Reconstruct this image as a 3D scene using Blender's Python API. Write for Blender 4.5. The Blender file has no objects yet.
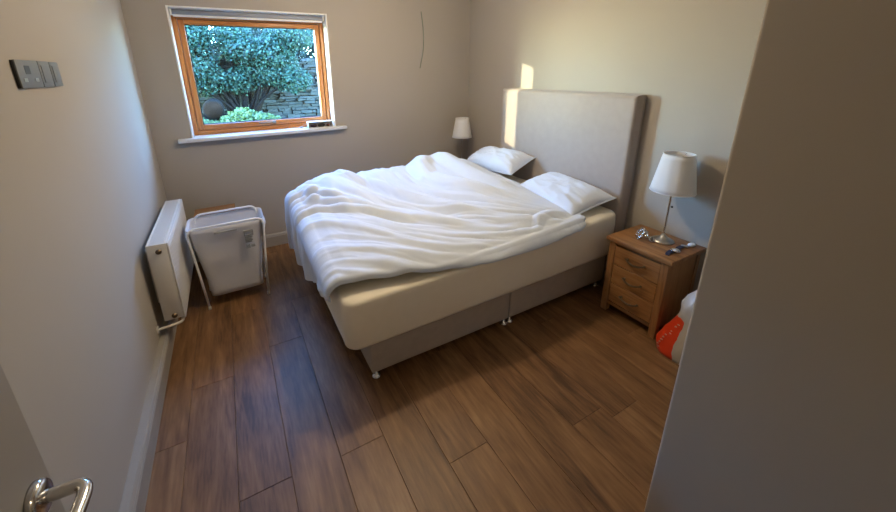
import bpy, bmesh, math, random
import numpy as np
from mathutils import Vector, Matrix, noise as mnoise

random.seed(7)
np.random.seed(7)
scene = bpy.context.scene
COL = scene.collection

# ------------------------------------------------------------------ camera
YAW, PITCH, ROLL = math.radians(27.50634), math.radians(17.0543), math.radians(-1.02674)
FPX, PPX, PPY = 360.8178, 419.384, 181.819
fw = Vector((math.sin(YAW) * math.cos(PITCH), math.cos(YAW) * math.cos(PITCH), -math.sin(PITCH)))
rt = Vector((math.cos(YAW), -math.sin(YAW), 0))
up = rt.cross(fw)
r2 = rt * math.cos(ROLL) + up * math.sin(ROLL)
u2 = up * math.cos(ROLL) - rt * math.sin(ROLL)
cam_d = bpy.data.cameras.new('camera')
cam = bpy.data.objects.new('camera', cam_d)
COL.objects.link(cam)
cam.matrix_world = Matrix(((r2.x, u2.x, -fw.x, 0), (r2.y, u2.y, -fw.y, 0), (r2.z, u2.z, -fw.z, 1.6), (0, 0, 0, 1)))
cam_d.sensor_fit = 'HORIZONTAL'
cam_d.sensor_width = 36
cam_d.lens = FPX / 896 * 36
cam_d.shift_x = (448 - PPX) / 896
cam_d.shift_y = (PPY - 256) / 896
cam_d.clip_start = 0.02
scene.camera = cam

# ------------------------------------------------------------------ sky, sun, exposure
SUN_DIR = Vector((1, -0.53, -0.166)).normalized()
world = bpy.data.worlds.new('world')
scene.world = world
world.use_nodes = True
wn = world.node_tree
wn.nodes.clear()
wo = wn.nodes.new('ShaderNodeOutputWorld')
wb = wn.nodes.new('ShaderNodeBackground')
ws = wn.nodes.new('ShaderNodeTexSky')
ws.sky_type = 'NISHITA'
ws.sun_disc = False
ws.sun_elevation = math.radians(17)
ws.sun_rotation = math.atan2(-SUN_DIR.x, -SUN_DIR.y)
ws.dust_density = 0.3
ws.ozone_density = 2.0
wb.inputs['Strength'].default_value = 8.6
wt_ = wn.nodes.new('ShaderNodeMix')
wt_.data_type = 'RGBA'
wt_.blend_type = 'MULTIPLY'
wt_.inputs[0].default_value = 1.0
wt_.inputs[7].default_value = (0.60, 0.95, 1.36, 1)         # the picture is balanced for the warm bulb, so daylight reads blue
wn.links.new(ws.outputs[0], wt_.inputs[6])
wn.links.new(wt_.outputs[2], wb.inputs[0])
wn.links.new(wb.outputs[0], wo.inputs[0])

sun_d = bpy.data.lights.new('sun', 'SUN')
sun_d.energy = 9.5
sun_d.color = (1.0, 0.86, 0.58)
sun_d.angle = math.radians(0.6)
sun = bpy.data.objects.new('sun', sun_d)
COL.objects.link(sun)
sun.rotation_euler = SUN_DIR.to_track_quat('-Z', 'Y').to_euler()
sun.location = (-6, 6, 4)

por_d = bpy.data.lights.new('window_portal', 'AREA')
por_d.shape = 'RECTANGLE'
por_d.size, por_d.size_y = 1.2, 1.0
por_d.cycles.is_portal = True
por = bpy.data.objects.new('window_portal', por_d)
COL.objects.link(por)
por.location = (0.31, 4.0, 1.6)
por.rotation_euler = (math.radians(-90), 0, 0)

BULB_POWER = 46.0
HALL_FILL_POWER = 9.0
BULB_COLOR = (1.0, 0.80, 0.54)
scene.view_settings.view_transform = 'Standard'
scene.view_settings.look = 'None'
scene.view_settings.gamma = 1.0
scene.view_settings.use_curve_mapping = False
scene.view_settings.exposure = 0.0

# ------------------------------------------------------------------ helpers
def tag(o, label=None, cat=None, group=None, kind=None):
    if label: o['label'] = label
    if cat: o['category'] = cat
    if group: o['group'] = group
    if kind: o['kind'] = kind
    return o

def empty(name, loc=(0, 0, 0), rz=0.0):
    o = bpy.data.objects.new(name, None)
    COL.objects.link(o)
    o.location = loc
    o.rotation_euler = (0, 0, rz)
    o.empty_display_size = 0.1
    return o

def link_mesh(name, me, mat=None, parent=None, smooth=False):
    o = bpy.data.objects.new(name, me)
    COL.objects.link(o)
    if mat is not None and not me.materials:
        me.materials.append(mat)
    if parent is not None:
        o.parent = parent
    if smooth:
        for p in me.polygons:
            p.use_smooth = True
    return o

def build(name, bm, mat=None, parent=None, smooth=False, recalc=True):
    if recalc:
        bmesh.ops.recalc_face_normals(bm, faces=bm.faces)
    me = bpy.data.meshes.new(name)
    bm.to_mesh(me)
    bm.free()
    return link_mesh(name, me, mat, parent, smooth)

def pydata(name, verts, faces, mat=None, parent=None, smooth=True):
    me = bpy.data.meshes.new(name)
    me.from_pydata([tuple(v) for v in verts], [], [tuple(f) for f in faces])
    me.update()
    return link_mesh(name, me, mat, parent, smooth)

def add_box(bm, lo, hi, bevel=0.0, seg=2):
    vs = [bm.verts.new((x, y, z)) for x in (lo[0], hi[0]) for y in (lo[1], hi[1]) for z in (lo[2], hi[2])]
    idx = [(0, 1, 3, 2), (4, 6, 7, 5), (0, 4, 5, 1), (2, 3, 7, 6), (0, 2, 6, 4), (1, 5, 7, 3)]
    fs = [bm.faces.new([vs[i] for i in f]) for f in idx]
    if bevel > 0:
        es = list({e for f in fs for e in f.edges})
        bmesh.ops.bevel(bm, geom=es, offset=bevel, segments=seg, profile=0.5, affect='EDGES')
    return bm

def box(name, lo, hi, mat, parent=None, bevel=0.0, seg=2, smooth=False):
    bm = bmesh.new()
    add_box(bm, lo, hi, bevel, seg)
    return build(name, bm, mat, parent, smooth)

def add_tube(bm, pts, r, n=10, closed=False, cap=True):
    pts = [Vector(p) for p in pts]
    rs = r if isinstance(r, (list, tuple)) else [r] * len(pts)
    rings = []
    prev = None
    for i, p in enumerate(pts):
        if closed:
            t = (pts[(i + 1) % len(pts)] - pts[i - 1])
        elif i == 0:
            t = pts[1] - p
        elif i == len(pts) - 1:
            t = p - pts[i - 1]
        else:
            t = (pts[i + 1] - p).normalized() + (p - pts[i - 1]).normalized()
        t.normalize()
        if prev is None:
            a = Vector((0, 0, 1)) if abs(t.z) < 0.9 else Vector((1, 0, 0))
            nrm = t.cross(a).normalized()
        else:
            nrm = (prev - t * prev.dot(t)).normalized()
        prev = nrm
        b = t.cross(nrm)
        rings.append([bm.verts.new(p + (nrm * math.cos(k * 2 * math.pi / n) + b * math.sin(k * 2 * math.pi / n)) * rs[i]) for k in range(n)])
    m = len(rings)
    for i in range(m if closed else m - 1):
        A, B = rings[i], rings[(i + 1) % m]
        for k in range(n):
            bm.faces.new((A[k], A[(k + 1) % n], B[(k + 1) % n], B[k]))
    if cap and not closed:
        bm.faces.new(rings[0][::-1])
        bm.faces.new(rings[-1])
    return bm

def tube(name, pts, r, mat, parent=None, n=10, closed=False):
    bm = bmesh.new()
    add_tube(bm, pts, r, n, closed)
    return build(name, bm, mat, parent, True)

def add_lathe(bm, prof, n=32, axis='Z', org=(0, 0, 0)):
    org = Vector(org)
    rings = []
    for (r, h) in prof:
        ring = []
        for k in range(n):
            a = 2 * math.pi * k / n
            c, s = math.cos(a) * max(r, 1e-5), math.sin(a) * max(r, 1e-5)
            v = (c, s, h) if axis == 'Z' else ((h, c, s) if axis == 'X' else (c, h, s))
            ring.append(bm.verts.new(org + Vector(v)))
        rings.append(ring)
    for A, B in zip(rings[:-1], rings[1:]):
        for k in range(n):
            bm.faces.new((A[k], A[(k + 1) % n], B[(k + 1) % n], B[k]))
    return bm

def lathe(name, prof, mat, parent=None, n=32, axis='Z', org=(0, 0, 0)):
    bm = bmesh.new()
    add_lathe(bm, prof, n, axis, org)
    bmesh.ops.remove_doubles(bm, verts=bm.verts, dist=2e-5)
    return build(name, bm, mat, parent, True)

def smooth_path(pts, k=6):
    P = [Vector(p) for p in pts]
    out = []
    for i in range(len(P) - 1):
        p0 = P[max(i - 1, 0)]; p1 = P[i]; p2 = P[i + 1]; p3 = P[min(i + 2, len(P) - 1)]
        for j in range(k):
            t = j / k
            out.append(0.5 * ((2 * p1) + (p2 - p0) * t + (2 * p0 - 5 * p1 + 4 * p2 - p3) * t * t + (3 * p1 - p0 - 3 * p2 + p3) * t ** 3))
    out.append(P[-1])
    return out

def sm(o, angle=40):
    me = o.data
    for p in me.polygons:
        p.use_smooth = True
    me.set_sharp_from_angle(angle=math.radians(angle))
    return o

def copy_tree(o, parent=None):
    c = o.copy()
    COL.objects.link(c)
    c.parent = parent
    for ch in list(o.children):
        copy_tree(ch, c)
    return c

# ------------------------------------------------------------------ materials
def newmat(name):
    m = bpy.data.materials.new(name)
    m.use_nodes = True
    nt = m.node_tree
    return m, nt, nt.nodes['Principled BSDF']

def plain(name, col, rough=0.6, metal=0.0, noise=0.0, nscale=40, bump=0.0, bscale=200, spec=None, sheen=0.0):
    m, nt, p = newmat(name)
    p.inputs['Base Color'].default_value = (*col, 1)
    p.inputs['Roughness'].default_value = rough
    p.inputs['Metallic'].default_value = metal
    if spec is not None:
        p.inputs['Specular IOR Level'].default_value = spec
    if sheen:
        p.inputs['Sheen Weight'].default_value = sheen
    tc = nt.nodes.new('ShaderNodeTexCoord')
    if noise:
        n = nt.nodes.new('ShaderNodeTexNoise')
        n.inputs['Scale'].default_value = nscale
        n.inputs['Detail'].default_value = 4
        nt.links.new(tc.outputs['Object'], n.inputs['Vector'])
        mx = nt.nodes.new('ShaderNodeMix')
        mx.data_type = 'RGBA'
        mx.inputs[6].default_value = (*[c * (1 - noise) for c in col], 1)
        mx.inputs[7].default_value = (*[min(1, c * (1 + noise)) for c in col], 1)
        nt.links.new(n.outputs['Fac'], mx.inputs[0])
        nt.links.new(mx.outputs[2], p.inputs['Base Color'])
    if bump:
        n2 = nt.nodes.new('ShaderNodeTexNoise')
        n2.inputs['Scale'].default_value = bscale
        n2.inputs['Detail'].default_value = 3
        nt.links.new(tc.outputs['Object'], n2.inputs['Vector'])
        b = nt.nodes.new('ShaderNodeBump')
        b.inputs['Strength'].default_value = bump
        b.inputs['Distance'].default_value = 0.002
        nt.links.new(n2.outputs['Fac'], b.inputs['Height'])
        nt.links.new(b.outputs[0], p.inputs['Normal'])
    return m

def wood(name, stops, axis, stretch=12.0, scale=3.0, rough=0.42, spec=0.5, world_pos=False, var=0.25, bump=0.12, streak=0.5):
    """grain runs along the axis; each object gets its own offset and tint"""
    m, nt, p = newmat(name)
    N, L = nt.nodes, nt.links
    info = N.new('ShaderNodeObjectInfo')
    if world_pos:
        src = N.new('ShaderNodeNewGeometry').outputs['Position']
    else:
        src = N.new('ShaderNodeTexCoord').outputs['Object']
    off = N.new('ShaderNodeVectorMath'); off.operation = 'SCALE'
    comb = N.new('ShaderNodeCombineXYZ')
    for i in range(3):
        L.new(info.outputs['Random'], comb.inputs[i])
    L.new(comb.outputs[0], off.inputs[0]); off.inputs['Scale'].default_value = 37.0
    add = N.new('ShaderNodeVectorMath'); add.operation = 'ADD'
    L.new(src, add.inputs[0]); L.new(off.outputs[0], add.inputs[1])
    mp = N.new('ShaderNodeMapping')
    sc = [stretch] * 3
    sc['XYZ'.index(axis)] = 1.0
    mp.inputs['Scale'].default_value = sc
    L.new(add.outputs[0], mp.inputs['Vector'])
    n1 = N.new('ShaderNodeTexNoise')
    n1.inputs['Scale'].default_value = scale * 0.45; n1.inputs['Detail'].default_value = 6
    n1.inputs['Distortion'].default_value = 1.3
    L.new(mp.outputs[0], n1.inputs['Vector'])
    n2 = N.new('ShaderNodeTexNoise')
    n2.inputs['Scale'].default_value = scale * 3; n2.inputs['Detail'].default_value = 5
    L.new(mp.outputs[0], n2.inputs['Vector'])
    mixf = N.new('ShaderNodeMath'); mixf.operation = 'MULTIPLY_ADD'
    L.new(n2.outputs['Fac'], mixf.inputs[0]); mixf.inputs[1].default_value = streak
    sub = N.new('ShaderNodeMath'); sub.operation = 'SUBTRACT'
    L.new(n1.outputs['Fac'], sub.inputs[0]); sub.inputs[1].default_value = streak * 0.5
    L.new(sub.outputs[0], mixf.inputs[2])
    # slow blotches and knots
    n3 = N.new('ShaderNodeTexNoise')
    n3.inputs['Scale'].default_value = 3.2; n3.inputs['Detail'].default_value = 3
    L.new(add.outputs[0], n3.inputs['Vector'])
    m3 = N.new('ShaderNodeMath'); m3.operation = 'MULTIPLY_ADD'
    L.new(n3.outputs['Fac'], m3.inputs[0]); m3.inputs[1].default_value = 0.45
    s3 = N.new('ShaderNodeMath'); s3.operation = 'SUBTRACT'
    L.new(mixf.outputs[0], s3.inputs[0]); s3.inputs[1].default_value = 0.225
    L.new(s3.outputs[0], m3.inputs[2])
    tint = N.new('ShaderNodeMath'); tint.operation = 'MULTIPLY_ADD'
    L.new(info.outputs['Random'], tint.inputs[0]); tint.inputs[1].default_value = var
    s4 = N.new('ShaderNodeMath'); s4.operation = 'SUBTRACT'
    L.new(m3.outputs[0], s4.inputs[0]); s4.inputs[1].default_value = var * 0.5
    L.new(s4.outputs[0], tint.inputs[2])
    cr = N.new('ShaderNodeValToRGB')
    els = cr.color_ramp.elements
    while len(els) < len(stops):
        els.new(0.5)
    for e, (pos, c) in zip(els, stops):
        e.position = pos; e.color = (*c, 1)
    L.new(tint.outputs[0], cr.inputs['Fac'])
    L.new(cr.outputs[0], p.inputs['Base Color'])
    p.inputs['Roughness'].default_value = rough
    p.inputs['Specular IOR Level'].default_value = spec
    b = N.new('ShaderNodeBump'); b.inputs['Strength'].default_value = bump; b.inputs['Distance'].default_value = 0.001
    L.new(n2.outputs['Fac'], b.inputs['Height']); L.new(b.outputs[0], p.inputs['Normal'])
    return m

def fabric(name, col, rough=0.9, weave=900, bump=0.25, noise=0.06, sheen=0.2, trans=0.0):
    m = plain(name, col, rough, noise=noise, nscale=18, bump=bump, bscale=weave, spec=0.2, sheen=sheen)
    return m

M = {}
M['wall'] = plain('wall_paint', (0.42, 0.385, 0.335), 0.85, noise=0.03, nscale=2.0, bump=0.10, bscale=260, spec=0.2)
M['wall_shaded'] = plain('wall_paint_shaded', (0.40, 0.345, 0.272), 0.85, noise=0.03, nscale=2.0, bump=0.10, bscale=260, spec=0.2)  # same wall paint, with the partition's shade put into the colour
M['ceil'] = plain('ceiling_paint', (0.84, 0.83, 0.80), 0.9, bump=0.05, spec=0.2)
M['trim'] = plain('skirting_paint', (0.34, 0.32, 0.285), 0.45, noise=0.03)
M['white'] = plain('white_gloss_paint', (0.82, 0.82, 0.80), 0.4, noise=0.02)
M['sill'] = plain('white_sill_paint', (0.80, 0.81, 0.82), 0.3, noise=0.02)
M['subfloor'] = plain('dark_underlay', (0.02, 0.014, 0.01), 0.9, noise=0.2)
M['plank'] = wood('laminate_oak', [(0.20, (0.062, 0.027, 0.009)), (0.42, (0.145, 0.071, 0.028)), (0.60, (0.200, 0.104, 0.043)), (0.85, (0.28, 0.158, 0.071))], 'Y', stretch=9, scale=3.6, rough=0.46, spec=0.42, world_pos=True, var=0.18, bump=0.05)
M['oakX'] = wood('nightstand_oak_across', [(0.2, (0.15, 0.068, 0.024)), (0.5, (0.31, 0.145, 0.050)), (0.8, (0.38, 0.205, 0.085))], 'Y', stretch=14, scale=3.5, rough=0.4, var=0.12)
M['oakZ'] = wood('nightstand_oak_upright', [(0.2, (0.15, 0.068, 0.024)), (0.5, (0.29, 0.136, 0.047)), (0.8, (0.35, 0.19, 0.076))], 'Z', stretch=14, scale=3.5, rough=0.4, var=0.12)
M['pineX'] = wood('window_timber_across', [(0.2, (0.36, 0.125, 0.030)), (0.5, (0.54, 0.205, 0.055)), (0.8, (0.66, 0.30, 0.095))], 'X', stretch=14, scale=4, rough=0.35, var=0.1)
M['pineZ'] = wood('window_timber_upright', [(0.2, (0.36, 0.125, 0.030)), (0.5, (0.54, 0.205, 0.055)), (0.8, (0.66, 0.30, 0.095))], 'Z', stretch=14, scale=4, rough=0.35, var=0.1)
M['chrome'] = plain('polished_chrome', (0.75, 0.74, 0.72), 0.14, 1.0, noise=0.03)
M['nickel'] = plain('brushed_nickel', (0.52, 0.50, 0.46), 0.32, 1.0, noise=0.05)
M['bronze'] = plain('antique_bronze', (0.20, 0.15, 0.10), 0.35, 1.0, noise=0.15)
M['steel'] = plain('grey_switch_steel', (0.20, 0.205, 0.205), 0.5, 0.25, noise=0.05)
M['steel_dark'] = plain('dark_switch_body', (0.035, 0.035, 0.035), 0.5, noise=0.1)
M['rad'] = plain('radiator_enamel', (0.76, 0.74, 0.69), 0.35, noise=0.02)
M['divan'] = fabric('grey_divan_fabric', (0.43, 0.37, 0.31), noise=0.12, weave=700, bump=0.3)
M['headboard'] = fabric('taupe_headboard_fabric', (0.385, 0.335, 0.302), noise=0.07, weave=600, bump=0.25)
M['sheet'] = fabric('cream_fitted_sheet', (0.87, 0.81, 0.675), noise=0.03, weave=500, bump=0.12)
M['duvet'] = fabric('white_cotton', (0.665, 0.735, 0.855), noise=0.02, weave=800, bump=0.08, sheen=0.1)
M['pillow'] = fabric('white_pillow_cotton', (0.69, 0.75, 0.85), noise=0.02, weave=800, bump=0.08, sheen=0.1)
M['bagw'] = fabric('white_hamper_cloth', (0.66, 0.66, 0.68), noise=0.03, weave=400, bump=0.15)
M['card'] = plain('brown_cardboard', (0.30, 0.165, 0.085), 0.85, noise=0.12, nscale=12)
M['door'] = plain('door_paint', (0.27, 0.25, 0.23), 0.5, noise=0.03, nscale=6)
M['black'] = plain('black_plastic', (0.015, 0.015, 0.018), 0.4, noise=0.1)
M['navy'] = plain('navy_strap', (0.018, 0.022, 0.055), 0.55, noise=0.15)
M['print'] = plain('grey_print', (0.33, 0.34, 0.33), 0.8, noise=0.2, nscale=90)
M['stone'] = plain('weathered_stone', (0.075, 0.074, 0.06), 0.95, spec=0.1, noise=0.3, nscale=7, bump=0.5, bscale=40)
M['soil'] = plain('damp_soil', (0.05, 0.04, 0.028), 0.95, noise=0.4, nscale=5)
M['bark'] = plain('dark_bark', (0.022, 0.017, 0.013), 0.95, spec=0.05, noise=0.4, nscale=25, bump=0.5, bscale=60)
M['log'] = plain('cut_log_wood', (0.032, 0.017, 0.010), 0.95, noise=0.7, nscale=18, spec=0.05)

def leafmat(name, c1, c2, trans=0.35):
    m, nt, p = newmat(name)
    N, L = nt.nodes, nt.links
    geo = N.new('ShaderNodeNewGeometry')
    cr = N.new('ShaderNodeValToRGB')
    cr.color_ramp.elements[0].color = (*c1, 1); cr.color_ramp.elements[1].color = (*c2, 1)
    L.new(geo.outputs['Random Per Island'], cr.inputs['Fac'])
    L.new(cr.outputs[0], p.inputs['Base Color'])
    p.inputs['Roughness'].default_value = 0.45
    tr = N.new('ShaderNodeBsdfTranslucent')
    L.new(cr.outputs[0], tr.inputs['Color'])
    mx = N.new('ShaderNodeMixShader'); mx.inputs[0].default_value = trans
    L.new(p.outputs[0], mx.inputs[1]); L.new(tr.outputs[0], mx.inputs[2])
    L.new(mx.outputs[0], N['Material Output'].inputs['Surface'])
    return m
M['leaf_a'] = leafmat('evergreen_leaf', (0.016, 0.046, 0.028), (0.075, 0.155, 0.085))
M['leaf_b'] = leafmat('dull_shrub_leaf', (0.02, 0.038, 0.03), (0.075, 0.12, 0.085))
M['leaf_c'] = leafmat('bright_ivy_leaf', (0.06, 0.11, 0.025), (0.17, 0.24, 0.07))
M['twig'] = plain('grey_twigs', (0.20, 0.18, 0.16), 0.95, noise=0.3)

def glassmat():
    m, nt, p = newmat('window_glass')
    N, L = nt.nodes, nt.links
    tr = N.new('ShaderNodeBsdfTransparent'); tr.inputs['Color'].default_value = (0.93, 0.96, 0.96, 1)
    gl = N.new('ShaderNodeBsdfGlossy'); gl.inputs['Roughness'].default_value = 0.02
    lw = N.new('ShaderNodeLayerWeight'); lw.inputs['Blend'].default_value = 0.5
    pw = N.new('ShaderNodeMath'); pw.operation = 'POWER'; pw.inputs[1].default_value = 5.0
    L.new(lw.outputs['Facing'], pw.inputs[0])
    fr = N.new('ShaderNodeMath'); fr.operation = 'MULTIPLY_ADD'; fr.inputs[1].default_value = 0.6; fr.inputs[2].default_value = 0.03
    L.new(pw.outputs[0], fr.inputs[0])
    mx = N.new('ShaderNodeMixShader')
    L.new(fr.outputs[0], mx.inputs[0]); L.new(tr.outputs[0], mx.inputs[1]); L.new(gl.outputs[0], mx.inputs[2])
    L.new(mx.outputs[0], N['Material Output'].inputs['Surface'])
    return m
M['glass'] = glassmat()

def shademat():
    m, nt, p = newmat('white_lamp_shade_cloth')
    N, L = nt.nodes, nt.links
    p.inputs['Base Color'].default_value = (0.88, 0.88, 0.88, 1)
    p.inputs['Roughness'].default_value = 0.9
    tc = N.new('ShaderNodeTexCoord')
    nz = N.new('ShaderNodeTexNoise'); nz.inputs['Scale'].default_value = 300
    L.new(tc.outputs['Object'], nz.inputs['Vector'])
    b = N.new('ShaderNodeBump'); b.inputs['Strength'].default_value = 0.15; b.inputs['Distance'].default_value = 0.001
    L.new(nz.outputs['Fac'], b.inputs['Height']); L.new(b.outputs[0], p.inputs['Normal'])
    tr = N.new('ShaderNodeBsdfTranslucent'); tr.inputs['Color'].default_value = (0.8, 0.78, 0.75, 1)
    mx = N.new('ShaderNodeMixShader'); mx.inputs[0].default_value = 0.2
    L.new(p.outputs[0], mx.inputs[1]); L.new(tr.outputs[0], mx.inputs[2])
    L.new(mx.outputs[0], N['Material Output'].inputs['Surface'])
    return m
M['shade'] = shademat()

# ------------------------------------------------------------------ the setting
XL, XR, YB, YF, ZC = -0.555, 2.474, 3.49, -0.15, 2.42       # left, right, back, front, ceiling
PX, PY = 1.16, 0.448                                       # free corner of the boxed-in wall
YH = -1.35                                                 # end of the hall behind the door
WX0, WX1, WZ0, WZ1 = -0.278, 0.902, 1.105, 2.09            # window opening
YO = 3.97                                                  # outer face of the back wall

def struct(o):
    o['kind'] = 'structure'
    return o

floor = struct(box('floor', (XL - 0.1, YH - 0.1, -0.12), (XR + 0.1, YB + 0.1, -0.009), M['subfloor']))

def plank(x0, x1, y0, y1):
    g, b, h = 0.0004, 0.0014, 0.009
    x0 += g; x1 -= g; y0 += g; y1 -= g
    v = []
    for z, d in ((-h, 0), (-b, 0), (0, b)):
        v += [(x0 + d, y0 + d, z), (x1 - d, y0 + d, z), (x1 - d, y1 - d, z), (x0 + d, y1 - d, z)]
    f = [(3, 2, 1, 0), (8, 9, 10, 11)]
    for k in (0, 4):
        for i in range(4):
            j = (i + 1) % 4
            f.append((k + i, k + j, k + 4 + j, k + 4 + i))
    pydata('plank', v, f, M['plank'], floor, False)

PW, PLN = 0.2, 1.29
joint = {-1: 1.21, 0: 2.05, 1: 1.193, 3: 0.94, 7: 0.75, 2: 1.75, 4: 1.52, 5: 0.35, 6: 2.1, -2: 0.62, -3: 1.6}
for k in range(-3, 13):
    x0, x1 = max(0.01 + PW * k, XL), min(0.01 + PW * (k + 1), XR)
    if x1 - x0 < 0.02:
        continue
    j = joint.get(k, random.uniform(0, PLN))
    y = j - PLN * math.ceil((j - YH) / PLN)
    while y < YB:
        a, b_ = max(y, YH), min(y + PLN, YB)
        if b_ - a > 0.01:
            plank(x0, x1, a, b_)
        y += PLN

bm = bmesh.new()
LN = 0.012                                                 # thickness of the plastered reveal lining
for lo, hi in (((XL - 0.1, YB, 0), (WX0 - LN, YO, ZC)), ((WX1 + LN, YB, 0), (XR + 0.1, YO, ZC)),
               ((WX0 - LN, YB, 0), (WX1 + LN, YO, WZ0 - 0.03)), ((WX0 - LN, YB, WZ1 + LN), (WX1 + LN, YO, ZC))):
    add_box(bm, lo, hi)
struct(build('wall_back', bm, M['wall']))
struct(box('wall_left', (XL - 0.1, YH - 0.1, 0), (XL, YB, ZC), M['wall']))
struct(box('wall_right', (XR, PY - 0.1, 0), (XR + 0.1, YB, ZC), M['wall']))
# boxed-in wall beside the camera with a rounded corner bead
bm = bmesh.new()
rc = 0.010
prof = [(PX, YF)]
for k in range(7):
    a = math.pi - k * math.pi / 12
    prof.append((PX + rc + rc * math.cos(a), PY - rc + rc * math.sin(a)))
prof += [(XR + 0.1, PY), (XR + 0.1, PY - 0.1), (PX + 0.1, PY - 0.1), (PX + 0.1, YF)]
lo = [bm.verts.new((x, y, 0)) for x, y in prof]
hi = [bm.verts.new((x, y, ZC)) for x, y in prof]
for i in range(len(prof)):
    j = (i + 1) % len(prof)
    bm.faces.new((lo[i], lo[j], hi[j], hi[i]))
bm.faces.new(lo[::-1]); bm.faces.new(hi)
struct(sm(build('wall_partition', bm, M['wall_shaded']), 30))
bm = bmesh.new()
add_box(bm, (XL, YF - 0.1, 0), (-0.42, YF, ZC)); add_box(bm, (0.46, YF - 0.1, 0), (PX + 0.1, YF, ZC)); add_box(bm, (-0.42, YF - 0.1, 2.06), (0.46, YF, ZC))
struct(build('wall_front', bm, M['wall']))
struct(box('wall_hall', (XL, YH - 0.1, 0), (PX + 0.2, YH, ZC), M['wall']))
struct(box('wall_hall_side', (PX + 0.1, YH, 0), (PX + 0.2, YF, ZC), M['wall']))
struct(box('ceiling', (XL - 0.1, YH - 0.1, ZC), (XR + 0.1, YO, ZC + 0.15), M['ceil']))
bm = bmesh.new()
add_box(bm, (-0.42, YF - 0.11, 0), (-0.385, YF + 0.01, 2.06)); add_box(bm, (0.425, YF - 0.11, 0), (0.46, YF + 0.01, 2.06)); add_box(bm, (-0.385, YF - 0.11, 2.025), (0.425, YF + 0.01, 2.06))
struct(build('trim_1', bm, M['white']))

def skirting(name, axis, a, b, at, sign, th=0.0):
    """profiled skirting board: flat face with a chamfered, stepped top"""
    pr = [(0, 0), (0.018, 0), (0.018, 0.098), (0.014, 0.104), (0.014, 0.112), (0.006, 0.124), (0, 0.125)]
    v, f = [], []
    for e in (a, b):
        for d, z in pr:
            v.append((e, at + sign * d, z) if axis == 'x' else (at + sign * (d + (th if d > 0 else 0)), e, z))
    n = len(pr)
    for i in range(n):
        j = (i + 1) % n
        f.append((i, j, n + j, n + i))
    f += [tuple(range(n))[::-1], tuple(range(n, 2 * n))]
    bm = bmesh.new()
    vs = [bm.verts.new(p) for p in v]
    for q in f:
        bm.faces.new([vs[i] for i in q])
    return struct(build(name, bm, M['trim']))
skirting('baseboard_back', 'x', XL + 0.061, XR - 0.018, YB, -1)
skirting('baseboard_left', 'y', YF, YB, XL, 1, 0.024)
skirting('baseboard_right', 'y', PY, YB, XR, -1)

# ------------------------------------------------------------------ window
win = empty('window_1', (0.312, 3.63, WZ0))
win['kind'] = 'structure'
def wb_(name, lo, hi, mat, parent=win, bevel=0.004):
    o = Vector((0.312, 3.63, WZ0))
    return sm(box(name, Vector(lo) - o, Vector(hi) - o, mat, parent, bevel))
fy0, fy1 = 3.615, 3.70
wz0, wz1 = 1.105, 2.05
wb_('frame_jamb', (WX0, fy0, wz0), (WX0 + 0.034, fy1, wz1), M['pineZ'])
wb_('frame_jamb', (WX1 - 0.034, fy0, wz0), (WX1, fy1, wz1), M['pineZ'])
wb_('frame_head', (WX0 + 0.034, fy0, wz1 - 0.022), (WX1 - 0.034, fy1, wz1), M['pineX'])
wb_('frame_cill', (WX0 + 0.034, fy0, wz0), (WX1 - 0.034, fy1, wz0 + 0.035), M['pineX'])
sx0, sx1, sz0, sz1 = WX0 + 0.037, WX1 - 0.037, wz0 + 0.038, wz1 - 0.025
st = 0.042
sy0, sy1 = 3.625, 3.69
wb_('sash_stile', (sx0, sy0, sz0), (sx0 + st, sy1, sz1), M['pineZ'], bevel=0.006)
wb_('sash_stile', (sx1 - st, sy0, sz0), (sx1, sy1, sz1), M['pineZ'], bevel=0.006)
wb_('sash_rail', (sx0 + st, sy0, sz1 - 0.036), (sx1 - st, sy1, sz1), M['pineX'], bevel=0.006)
wb_('sash_rail', (sx0 + st, sy0, sz0), (sx1 - st, sy1, sz0 + 0.046), M['pineX'], bevel=0.006)
wb_('pane', (sx0 + st - 0.006, 3.655, sz0 + 0.04), (sx1 - st + 0.006, 3.659, sz1 - 0.03), M['glass'], bevel=0)
wb_('glazing_bead', (sx0 + st, 3.645, sz0 + 0.046), (sx0 + st + 0.006, 3.655, sz1 - 0.036), M['black'], bevel=0)
wb_('glazing_bead', (sx0 + st, 3.645, sz0 + 0.046), (sx1 - st, 3.655, sz0 + 0.052), M['black'], bevel=0)
wb_('glazing_bead', (sx0 + st, 3.645, sz1 - 0.042), (sx1 - st, 3.655, sz1 - 0.036), M['black'], bevel=0)
wb_('glazing_bead', (sx1 - st - 0.006, 3.645, sz0 + 0.046), (sx1 - st, 3.655, sz1 - 0.036), M['white'], bevel=0)
o3 = Vector((0.312, 3.63, WZ0))
hb = bmesh.new()
add_box(hb, Vector((0.36, 3.612, sz0 + 0.012)) - o3, Vector((0.39, 3.626, sz0 + 0.04)) - o3, 0.003)
add_tube(hb, [Vector(q) - o3 for q in ((0.375, 3.612, sz0 + 0.026), (0.372, 3.590, sz0 + 0.028), (0.34, 3.585, sz0 + 0.03), (0.24, 3.588, sz0 + 0.03))], [0.007, 0.007, 0.008, 0.006], 10)
sm(build('handle', hb, M['bronze'], win))
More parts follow.
